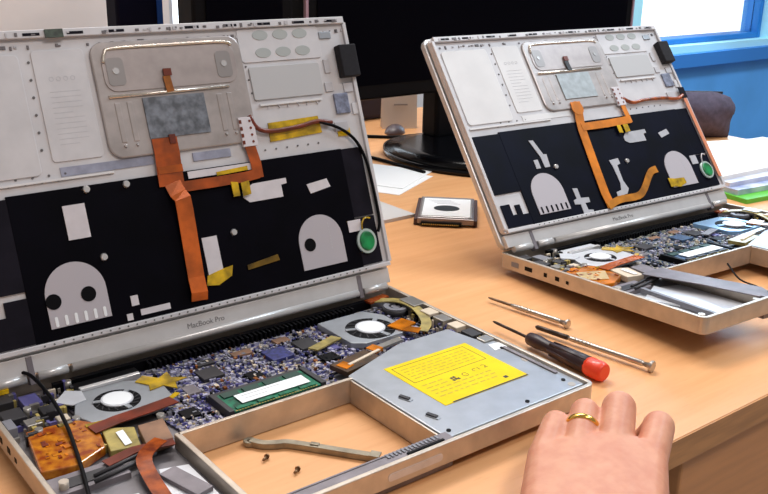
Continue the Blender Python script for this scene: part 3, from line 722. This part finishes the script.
screwdriver('screwdriver', (.4405,.1950), (.4535,.1095), 'short thin silver screwdriver lying farthest from the hand, below the hard drive', 'slim')
screwdriver('screwdriver', (.4255,.1215), (.4425,.0130), 'long silver screwdriver with dark blade lying nearest the table edge', 'long')
screwdriver('screwdriver', (.3985,.1460), (.3975,.0240), 'screwdriver with dark handle and red end cap beside the left laptop', 'red')

# ---- loose bracket and two screws lying inside the battery opening
m = MB()
pth = smoothpath([(.1345,.1010,.0035),(.1395,.0930,.0035),(.1470,.0880,.0035),(.1550,.0825,.0035),(.1770,.0535,.0035),(.1900,.0365,.0035)],4)
m.ribbon([(p.x,p.y,.0005) for p in pth],.0052,.0042); m.ring(.1342,.1015,.0005,.0040,.0016,.0042,0,18)
m.box(.1620,.1680,.0690,.0725,.0045,.0056,0,rz=-.9); m.box(.185,.192,.0335,.0405,.0045,.006,0,rz=-.95)
tag(m.build('metal_bracket', BARM, bevel=.0004), 'thin bent metal bracket lying in the left laptop battery opening', 'bracket')
for (x, y, a, lb) in ((.1303,.0776,.55,'tiny dark screw under the bent bracket, the one nearer its hooked end'),(.1385,.0535,.6,'tiny dark screw under the bent bracket, the one nearer the front rail')):
    m = MB().tube([(0,0,0),(.0045,0,0)],.0009,0,8).tube([(.0045,0,0),(.006,0,0)],[.0019,.0015],0,10)
    tag(m.build('screw', mat('screw_bronze',(128,100,72),.4,.6), None, (x,y,.0019), (0,0,a)), lb, 'screw', 'loose screws')

# ---- hard drive
ang = math.atan2(.475-.386, .640-.556)
hd = empty('hard_drive', (.5955,.4290,0), (0,0,ang-PI/2)); tag(hd, 'bare silver hard drive with black oval mark on its white label', 'hard drive')
MB().box(-.035,.035,-.05,.05,.0022,.0100).build('body', mat('drive_body',(150,140,140),.35,.6), hd, bevel=.001)
m = MB().prism(rrect(-.0325,.0325,-.046,.046,.006),.0100,.0112); cv = m.build('cover', ALU_B, hd, bevel=.0005)
m = MB().box(-.030,.030,-.042,.038,.0112,.0114,0)
for k in range(4): m.box(-.025+.004*k,.005+.004*k,.028-.005*k,.0295-.005*k,.0114,.01145,1)
lb = m.build('label', [WHITEL, INKF], cv); hd.scale = (.94,)*3
MB().cyl(.000,-.008,.0114,.0116,.0165,0,32,ry=.0130).build('oval_mark', mat('oval_black',(40,46,50),.5), lb)
MB().box(-.034,.034,-.046,.046,.0008,.0022).build('circuit_board', RAMG, hd)
m = MB().box(-.030,.020,-.054,-.049,.0015,.0055,0)
for k in range(20): m.box(-.0285+.0023*k,-.0275+.0023*k,-.056,-.054,.003,.0042,1)
m.build('connector', [BLACK, GOLD], hd)
for x in (-.0355,.0355):
    for y in (-.038,.0,.038):
        MB().tube([(x-.001,y,.0045),(x+.001,y,.0045)],.0022,0,12).build('side_screw', COPPER, hd)
for x in (-.037,.037): MB().box(x-.0022,x+.0022,-.049,.049,.0,.0085).build('rubber_bumper', mat('bumper_brown',(70,48,48),.7), hd, bevel=.001)

# ---- papers on the table
def sheet(name, mt, c, d1, w, h, z, label, cat, group=None, t=.0006, ctype=None):
    """rectangle with one corner at c, sides along d1 (w) and its left normal (h)"""
    d = Vector(d1).normalized(); n = Vector((-d.y, d.x)); pts = [Vector(c), Vector(c)+d*w, Vector(c)+d*w+n*h, Vector(c)+n*h]
    o = MB().prism([(p.x,p.y) for p in pts], z, z+t).build(name, mt)
    return tag(o, label, cat, group)
# white printed sheets behind the left display
sheet('paper_sheet', WHITEP, (.6039,.5312), (.1030,.0525), .115, .160, 0, 'white printed sheet beside the monitor base, the lower of two', 'paper', 'white sheets behind the left laptop')
sheet('paper_sheet', WHITEP, (.6266,.5520), (.0869,.0468), .110, .150, .0007, 'white printed sheet beside the monitor base, lying over another sheet', 'paper', 'white sheets behind the left laptop')
bk = sheet('notebook', mat('notebook_grey',(196,192,190),.6), (.5590,.4448), (-.0008,.066), .20, .145, .0, 'thin grey booklet left of the hard drive', 'notebook', t=.004)

# ---- monitors
def monitor(name, x0, x1, zb, zt, y, label):
    cx = (x0+x1)/2; t = empty(name, (cx, y, 0)); tag(t, label, 'monitor', 'black monitors')
    q = lambda mb, n, mt, par=t, bv=0: (setattr(mb,'v',[(a-cx,b-y,c) for a,b,c in mb.v]), mb.build(n, mt, par, bevel=bv))[1]
    h = q(MB().box(x0,x1,y,y+.045,zb,zt), 'housing', BLACK, t, .004)
    q(MB().box(x0+.018,x1-.018,y-.0015,y,zb+.022,zt-.018), 'screen', SCRN, t)
    for a, b in (((x0-.0012,x0+.003),(x1-.003,x1+.0012)) if x1-x0 > .4 else ()): q(MB().box(a,b,y-.002,y+.004,zb+.002,zt-.002), 'edge_trim', mat('trim_mauve_silver',(170,140,156),.4,.3), t)
    return t, q
t, q = monitor('monitor', .586, 1.290, .088, .50, .72, 'large black monitor behind the two laptops, on an oval glossy base')
q(MB().box(.836,.940,.728,.766,.012,.22), 'neck', BLACK, t, .006)
m = MB().cyl(.838,.650,.0,.008,.124,0,48,ry=.148).cyl(.838,.650,.008,.016,.122,0,48,r2=.090,ry=.145)
q(m, 'base', BLKG, t)
t, q = monitor('monitor', .417, .566, .070, .50, .72, 'narrow black monitor standing behind the left laptop')
q(MB().box(.475,.535,.765,.790,.010,.20), 'neck', BLACK, t, .004)
q(MB().box(.445,.565,.70,.84,.0,.010), 'base', BLACK, t, .003)
pc = empty('computer_tower', (.45,.97,0)); tag(pc, 'slim dark computer tower at the far left of the table', 'computer')
m = MB().box(-.038,.035,-.02,.02,0,.42); m.build('case', mat('tower_navy',(6,8,30),.6,spec=.1), pc, bevel=.004)
MB().box(.024,.033,-.0215,-.02,.02,.40).build('sheen_strip', mat('sheen_blue',(34,70,140),.25), pc)  # bluish highlight along the tower's right edge, painted as a strip
cd = empty('folded_card', (.880,.875,0), (0,0,-.5)); tag(cd, 'white folded card standing upright below the large monitor', 'card')
MB().prism([(-.031,0),(.031,0),(.031,.0008),(-.031,.0008)],0,.066).build('front_leaf', WHITEP, cd, rot=(-.12,0,0))
MB().prism([(-.031,0),(.031,0),(.031,.0008),(-.031,.0008)],0,.066).build('back_leaf', WHITEP, cd, (0,.0165,0), (.12,0,0))
MB().box(-.010,.014,-.0004,0,.040,.0425).build('printing', INKF, cd, (0,-.0004,0), rot=(-.12,0,0))
m = MB(); n = 10
for i in range(n+1):
    a = PI*i/n
ms = bpy.data.meshes.new('computer_mouse'); bm = bmesh.new(); bmesh.ops.create_uvsphere(bm, u_segments=24, v_segments=12, radius=1)
for v in list(bm.verts):
    v.co = Vector((v.co.x*.017, v.co.y*.026, max(v.co.z,0)*.015))
for f in bm.faces: f.smooth = True
bm.to_mesh(ms); bm.free(); ms.materials.append(mat('mouse_grey',(92,80,84),.4))
mo = bpy.data.objects.new('computer_mouse', ms); COL.objects.link(mo); mo.location = (.850,.850,0); mo.rotation_euler = (0,0,-.9); tag(mo, 'small grey computer mouse in front of the white folded card', 'computer mouse')
cs = MB().box(-.08,.045,-.02,.05,0,.085).build('dark_box', mat('box_dark',(44,38,54),.7), None, (.905,.985,0), bevel=.008); tag(cs, 'plain dark purple-grey box filling the dark area behind the white card', 'speaker')  # dark box added to fill the dark area behind the card
for pts, lb in (((( .690,.745),(.700,.700),(.702,.650),(.705,.600)),'black cable curving along the left side of the monitor base'),(((.745,.880),(.790,.838),(.818,.815),(.850,.808)),'black cable lying behind the monitor base below the white card')):
    o = MB().tube(smoothpath([(x,y,.0028) for x,y in pts],6),.0026,0,8).build('black_cable', BLACK); tag(o, lb, 'cable')

# ---- right edge of the table: papers, folder, bag
sheet('folder', GREENF, (.950,.2490), (.80,-.10), .30, .19, 0, 'bright green folder under the stack of papers at the right', 'folder', t=.006)
for k, (c, z, t_, mt, lb) in enumerate((((.958,.268),.006,.007,BLUEM,'thick blue and white magazine directly on the green folder'),((.962,.283),.013,.006,mat('magazine_pale',(226,230,240),.4,0,0,30,rgb2=(176,186,214)),'pale magazine in the middle of the paper stack'),((.958,.2960),.019,.006,WHITEP,'top white block of paper on the magazine stack'))):
    sheet('magazine' if k < 2 else 'paper_block', mt, c, (.9,-.10+.03*k), .29, (.19,.17,.13)[k], z, lb, 'magazine' if k < 2 else 'paper', t=t_)
sheet('paper_sheet', WHITEP, (1.085,.395), (.9,-.30), .16, .06, .0252, 'loose white sheet on top of the paper stack, near the grey bag', 'paper')
bg = empty('fabric_bag', (1.268,.552,0), (.0,0,-.62)); tag(bg, 'soft grey fabric bag standing at the right end of the table', 'bag')
def pouch(w, h, d, bulge, nx=16, nz=12):
    vs = []; fs = []
    for sgn in (-1, 1):
        for k in range(nz+1):
            for i in range(nx+1):
                x = i/nx*2-1; z = k/nz*2-1
                e = max(0, 1-abs(x)**3)*max(0, 1-abs(z)**3)
                px = x*w*(1-.10*max(0,abs(z)-.6)/.4)+.003*math.sin(z*4); pz = (z+1)*h*(1-.10*max(0,abs(x)-.6)/.4*(z > 0))
                vs.append((px, sgn*(d*.18+d*bulge*e+.0015*math.sin(x*7+z*5)*e), pz))
    N = (nx+1)*(nz+1); idx = lambda s_, i, k: s_*N+k*(nx+1)+i
    for s_ in (0, 1):
        for k in range(nz):
            for i in range(nx): fs.append((idx(s_,i,k),idx(s_,i+1,k),idx(s_,i+1,k+1),idx(s_,i,k+1)))
    for k in range(nz):
        for i in (0, nx): fs.append((idx(0,i,k),idx(0,i,k+1),idx(1,i,k+1),idx(1,i,k)))
    for i in range(nx):
        for k in (0, nz): fs.append((idx(0,i,k),idx(0,i+1,k),idx(1,i+1,k),idx(1,i,k)))
    return MB().add(vs, fs, 0, True)
pouch(.064, .0385, .045, .55).build('body', FELT, bg)
MB().tube([(-.044,0,.0755),(0,0,.0762),(.044,0,.0755)],.0022,0,8).build('zip', DARK, bg)

# ---- room
def st(o): o['kind'] = 'structure'; return o
st(MB().box(-2.2,4.2,-1.6,1.62,-.80,-.74).build('floor', FLOORM))
YB = 1.35; XS = 1.45
m = MB().box(-2.2,.683,YB,YB+.12,-.74,1.9).box(.86,XS,YB,YB+.12,-.74,1.9).box(.683,.86,YB,YB+.12,-.74,-.05).box(.683,.86,YB,YB+.12,1.3,1.9)
st(m.build('wall_left', WALLW))
WX0, WX1, WZ0, WZ1 = 2.165, 2.820, .034, 1.10
m = MB().box(XS,WX0-.08,YB,YB+.12,-.74,1.9).box(WX1+.12,4.2,YB,YB+.12,-.74,1.9).box(WX0-.08,WX1+.12,YB,YB+.12,-.74,-.022).box(WX0-.08,WX1+.12,YB,YB+.12,WZ1+.1,1.9)
st(m.build('wall_right', WALLB))
def window(name, x0, x1, z0, z1, fm, fw=.055):
    t = empty(name, ((x0+x1)/2, YB+.06, z0)); st(t); cx = (x0+x1)/2
    q = lambda mb, n, mt, par=t, bv=0: (setattr(mb,'v',[(a-cx,b-YB-.06,c-z0) for a,b,c in mb.v]), mb.build(n, mt, par, bevel=bv))[1]
    q(MB().box(x0,x1,YB+.055,YB+.061,z0,z1), 'pane', GLASS)
    return t, q
t, q = window('window_1', WX0, WX1, WZ0, WZ1, FRAMEC)
m = MB().box(WX0-.020,WX0,YB+.03,YB+.10,WZ0-.02,WZ1+.02).box(WX1,WX1+.020,YB+.03,YB+.10,WZ0-.02,WZ1+.02).box(WX0,WX1,YB+.03,YB+.10,WZ0-.018,WZ0).box(WX0,WX1,YB+.03,YB+.10,WZ1,WZ1+.02)
q(m, 'sash', FRAMEB, t, .004)
m = MB().box(WX0-.08,WX0-.020,YB-.005,YB+.11,-.012,WZ1+.1).box(WX1+.020,WX1+.12,YB-.005,YB+.11,-.012,WZ1+.1).box(WX0-.020,WX1+.020,YB-.005,YB+.11,-.006,WZ0-.018).box(WX0-.020,WX1+.020,YB-.005,YB+.11,WZ1+.02,WZ1+.1)
q(m, 'window_frame', FRAMEC, t)
q(MB().box(WX0-.40,WX1+.60,YB-.03,YB,-.046,-.006), 'window_sill', SILLB, t)
t, q = window('window_2', .690, .855, -.05, 1.3, FRAMEC)
m = MB().box(.683,.690,YB+.0,YB+.12,-.05,1.3).box(.855,.860,YB+.0,YB+.12,-.05,1.3)
q(m, 'window_frame', SILW, t)

# ------------------------------------------------------------------ hand
def sph(bm, c, r, n=14):
    return bmesh.ops.create_uvsphere(bm, u_segments=n, v_segments=n//2+1, radius=r, matrix=Matrix.Translation(c))['verts']
def hull(bm_dst, balls):
    b = bmesh.new()
    for c, r in balls: sph(b, Vector(c), r)
    g = bmesh.ops.convex_hull(b, input=b.verts[:])
    junk = [e for e in g['geom_interior'] if isinstance(e, bmesh.types.BMVert)]+[e for e in g['geom_unused'] if isinstance(e, bmesh.types.BMVert)]
    bmesh.ops.delete(b, geom=list(set(junk)), context='VERTS')
    me = bpy.data.meshes.new('tmp'); b.to_mesh(me); b.free(); bm_dst.from_mesh(me); bpy.data.meshes.remove(me)
# joints in world metres: knuckle, middle joint, end joint, tip, with radii
FW = Vector((.80,.60,0)).normalized(); SD = Vector((FW.y,-FW.x,0))      # forward, towards the index side
H = {  # name: (knuckle, r), (pip, r), (dip, r), (tip, r)
 'little': [((.2460,-.0522,.0260),.0098),((.2732,-.0370,.0330),.0088),((.2872,-.0265,.0236),.0076),((.2916,-.0232,.0088),.0068)],
 'ring': [((.2642,-.0632,.0290),.0103),((.2907,-.0447,.0385),.0096),((.3047,-.0342,.0241),.0083),((.3091,-.0309,.0088),.0075)],
 'middle': [((.2821,-.0755,.0300),.0118),((.3095,-.0559,.0410),.0110),((.3235,-.0454,.0244),.0096),((.3279,-.0421,.0088),.0086)],
 'index': [((.2955,-.0920,.0265),.0107),((.3205,-.0785,.0345),.0101),((.3350,-.0670,.0237),.0086),((.3400,-.0560,.0088),.0078)],
}
WRI = Vector((.2030,-.1330,.0150))
hb = bmesh.new()
for f, J in H.items():
    for a, b in zip(J, J[1:]): hull(hb, (a, b))
wl, wr = WRI-SD*.030, WRI+SD*.019
k = {f: J[0] for f, J in H.items()}
prx = {f: (Vector(J[0][0]).lerp(Vector(J[1][0]), .02), J[0][1]*.85) for f, J in H.items()}
for a, b in (('little','ring'),('ring','middle'),('middle','index')):
    hull(hb, (k[a], k[b], (WRI-SD*(.030 if a == 'little' else 0)+Vector((0,0,.004)), .017), (WRI+SD*(.016 if b == 'index' else 0)+Vector((0,0,.004)), .017)))
    hull(hb, ((k[a][0], k[a][1]*.9), (k[b][0], k[b][1]*.9), (prx[a][0]-Vector((0,0,.003)), .0065), (prx[b][0]-Vector((0,0,.003)), .0065)))
# heel of the thumb and thumb folded in under the palm
th = [(WRI+SD*.020-Vector((0,0,.002)),.016),(Vector((.2560,-.1180,.0140)),.0145),(Vector((.2830,-.0870,.0120)),.0105),(Vector((.2960,-.0700,.0100)),.0088)]
for a, b in zip(th, th[1:]): hull(hb, (a, b))
hull(hb, (th[0], th[1], k['index'], (WRI,.016)))
# forearm
arm = WRI-FW*.19+Vector((0,0,-.01))
hull(hb, ((wl,.0165),(wr,.0165),(arm-SD*.020,.024),(arm+SD*.020,.024)))
me = bpy.data.meshes.new('hand'); hb.to_mesh(me); hb.free()
rt = empty('person', (.27,-.08,0)); tag(rt, 'bare left hand of a person resting on the table edge, gold ring on one finger', 'person')
hand = bpy.data.objects.new('hand', me); COL.objects.link(hand); hand.parent = rt; hand.location = -rt.location; me.materials.append(SKIN)
r = hand.modifiers.new('remesh', 'REMESH'); r.mode = 'VOXEL'; r.voxel_size = .0011; r.use_smooth_shade = True
s = hand.modifiers.new('smooth', 'SMOOTH'); s.factor = .5; s.iterations = 9
# ring
a = Vector(H['ring'][0][0]); b = Vector(H['ring'][1][0]); c = a.lerp(b, .62); d = (b-a).normalized(); rad = .0099
n = 36; m = MB(); vs = []; x = d.orthogonal().normalized(); y = d.cross(x)
for i in range(n):
    t = 2*PI*i/n; e = x*math.cos(t)+y*math.sin(t)
    for off, rr_ in ((-.0020,rad-.001),(-.0020,rad+.0003),(-.001,rad+.0010),(.001,rad+.0010),(.0020,rad+.0003),(.0020,rad-.001)): vs.append(c+d*off+e*rr_-rt.location)
fs = []
for i in range(n):
    j = (i+1) % n
    for q_ in range(6): fs.append((i*6+q_, i*6+(q_+1) % 6, j*6+(q_+1) % 6, j*6+q_))
m.add(vs, fs, 0, True); m.build('ring', GOLDR, rt)

# ------------------------------------------------------------------ camera and light
yaw, pitch, roll, fpx = math.radians(38.16935), math.radians(18.47564), math.radians(1.16375), 934.7
f = Vector((math.sin(yaw)*math.cos(pitch), math.cos(yaw)*math.cos(pitch), -math.sin(pitch)))
r = Vector((math.cos(yaw), -math.sin(yaw), 0)); u = r.cross(f)
r, u = r*math.cos(roll)+u*math.sin(roll), u*math.cos(roll)-r*math.sin(roll)
cam = bpy.data.cameras.new('camera'); co = bpy.data.objects.new('camera', cam); COL.objects.link(co)
M = Matrix((( r.x,u.x,-f.x,-.13264),(r.y,u.y,-f.y,-.37648),(r.z,u.z,-f.z,.31983),(0,0,0,1)))
co.matrix_world = M; cam.sensor_width = 36; cam.lens = 36*fpx/768; cam.clip_start = .01
SC.camera = co

w = bpy.data.worlds.new('sky'); SC.world = w; w.use_nodes = True; nt = w.node_tree
bg_ = nt.nodes['Background']
tcn = nt.nodes.new('ShaderNodeTexCoord'); sp = nt.nodes.new('ShaderNodeSeparateXYZ'); nt.links.new(tcn.outputs['Generated'], sp.inputs[0])
mr = nt.nodes.new('ShaderNodeMapRange'); mr.inputs['From Min'].default_value = .35; mr.inputs['From Max'].default_value = .8
nt.links.new(sp.outputs['Y'], mr.inputs['Value'])
mx = nt.nodes.new('ShaderNodeMix'); mx.data_type = 'RGBA'
mx.inputs['A'].default_value = (.44,.41,.39,1); mx.inputs['B'].default_value = (5.0,5.6,6.2,1)
nt.links.new(mr.outputs['Result'], mx.inputs['Factor']); nt.links.new(mx.outputs['Result'], bg_.inputs['Color'])
bg_.inputs['Strength'].default_value = .55
def area(name, loc, target, size, energy, col, sy=None):
    l = bpy.data.lights.new(name, 'AREA'); l.size = size; l.energy = energy; l.color = col
    if sy: l.shape = 'RECTANGLE'; l.size_y = sy
    o = bpy.data.objects.new(name, l); COL.objects.link(o); o.location = loc
    o.rotation_euler = (Vector(target)-Vector(loc)).to_track_quat('-Z', 'Y').to_euler(); return o
area('unseen_overhead_light', (.75, 1.05, 1.75), (.35,.2,0), 1.3, 26, (1.0,.95,.90), .35)
area('unseen_overhead_light', (.45, -.95, 1.80), (.15,.3,0), 1.3, 13, (1.0,.93,.90), .35)
area('unseen_overhead_light', (2.1, .0, 1.75), (1.9,.9,-.1), 1.3, 27, (.72,.87,1.0), .35)  # added cool light, out of view, for the right laptop and blue wall
area('window_daylight', (2.45, 1.30, .62), (1.0,.2,.1), .48, 7, (.62,.82,1.0), .9)
vs = SC.view_settings; vs.view_transform = 'Standard'; vs.look = 'None'; vs.gamma = 1; vs.use_curve_mapping = False; vs.exposure = 0.25
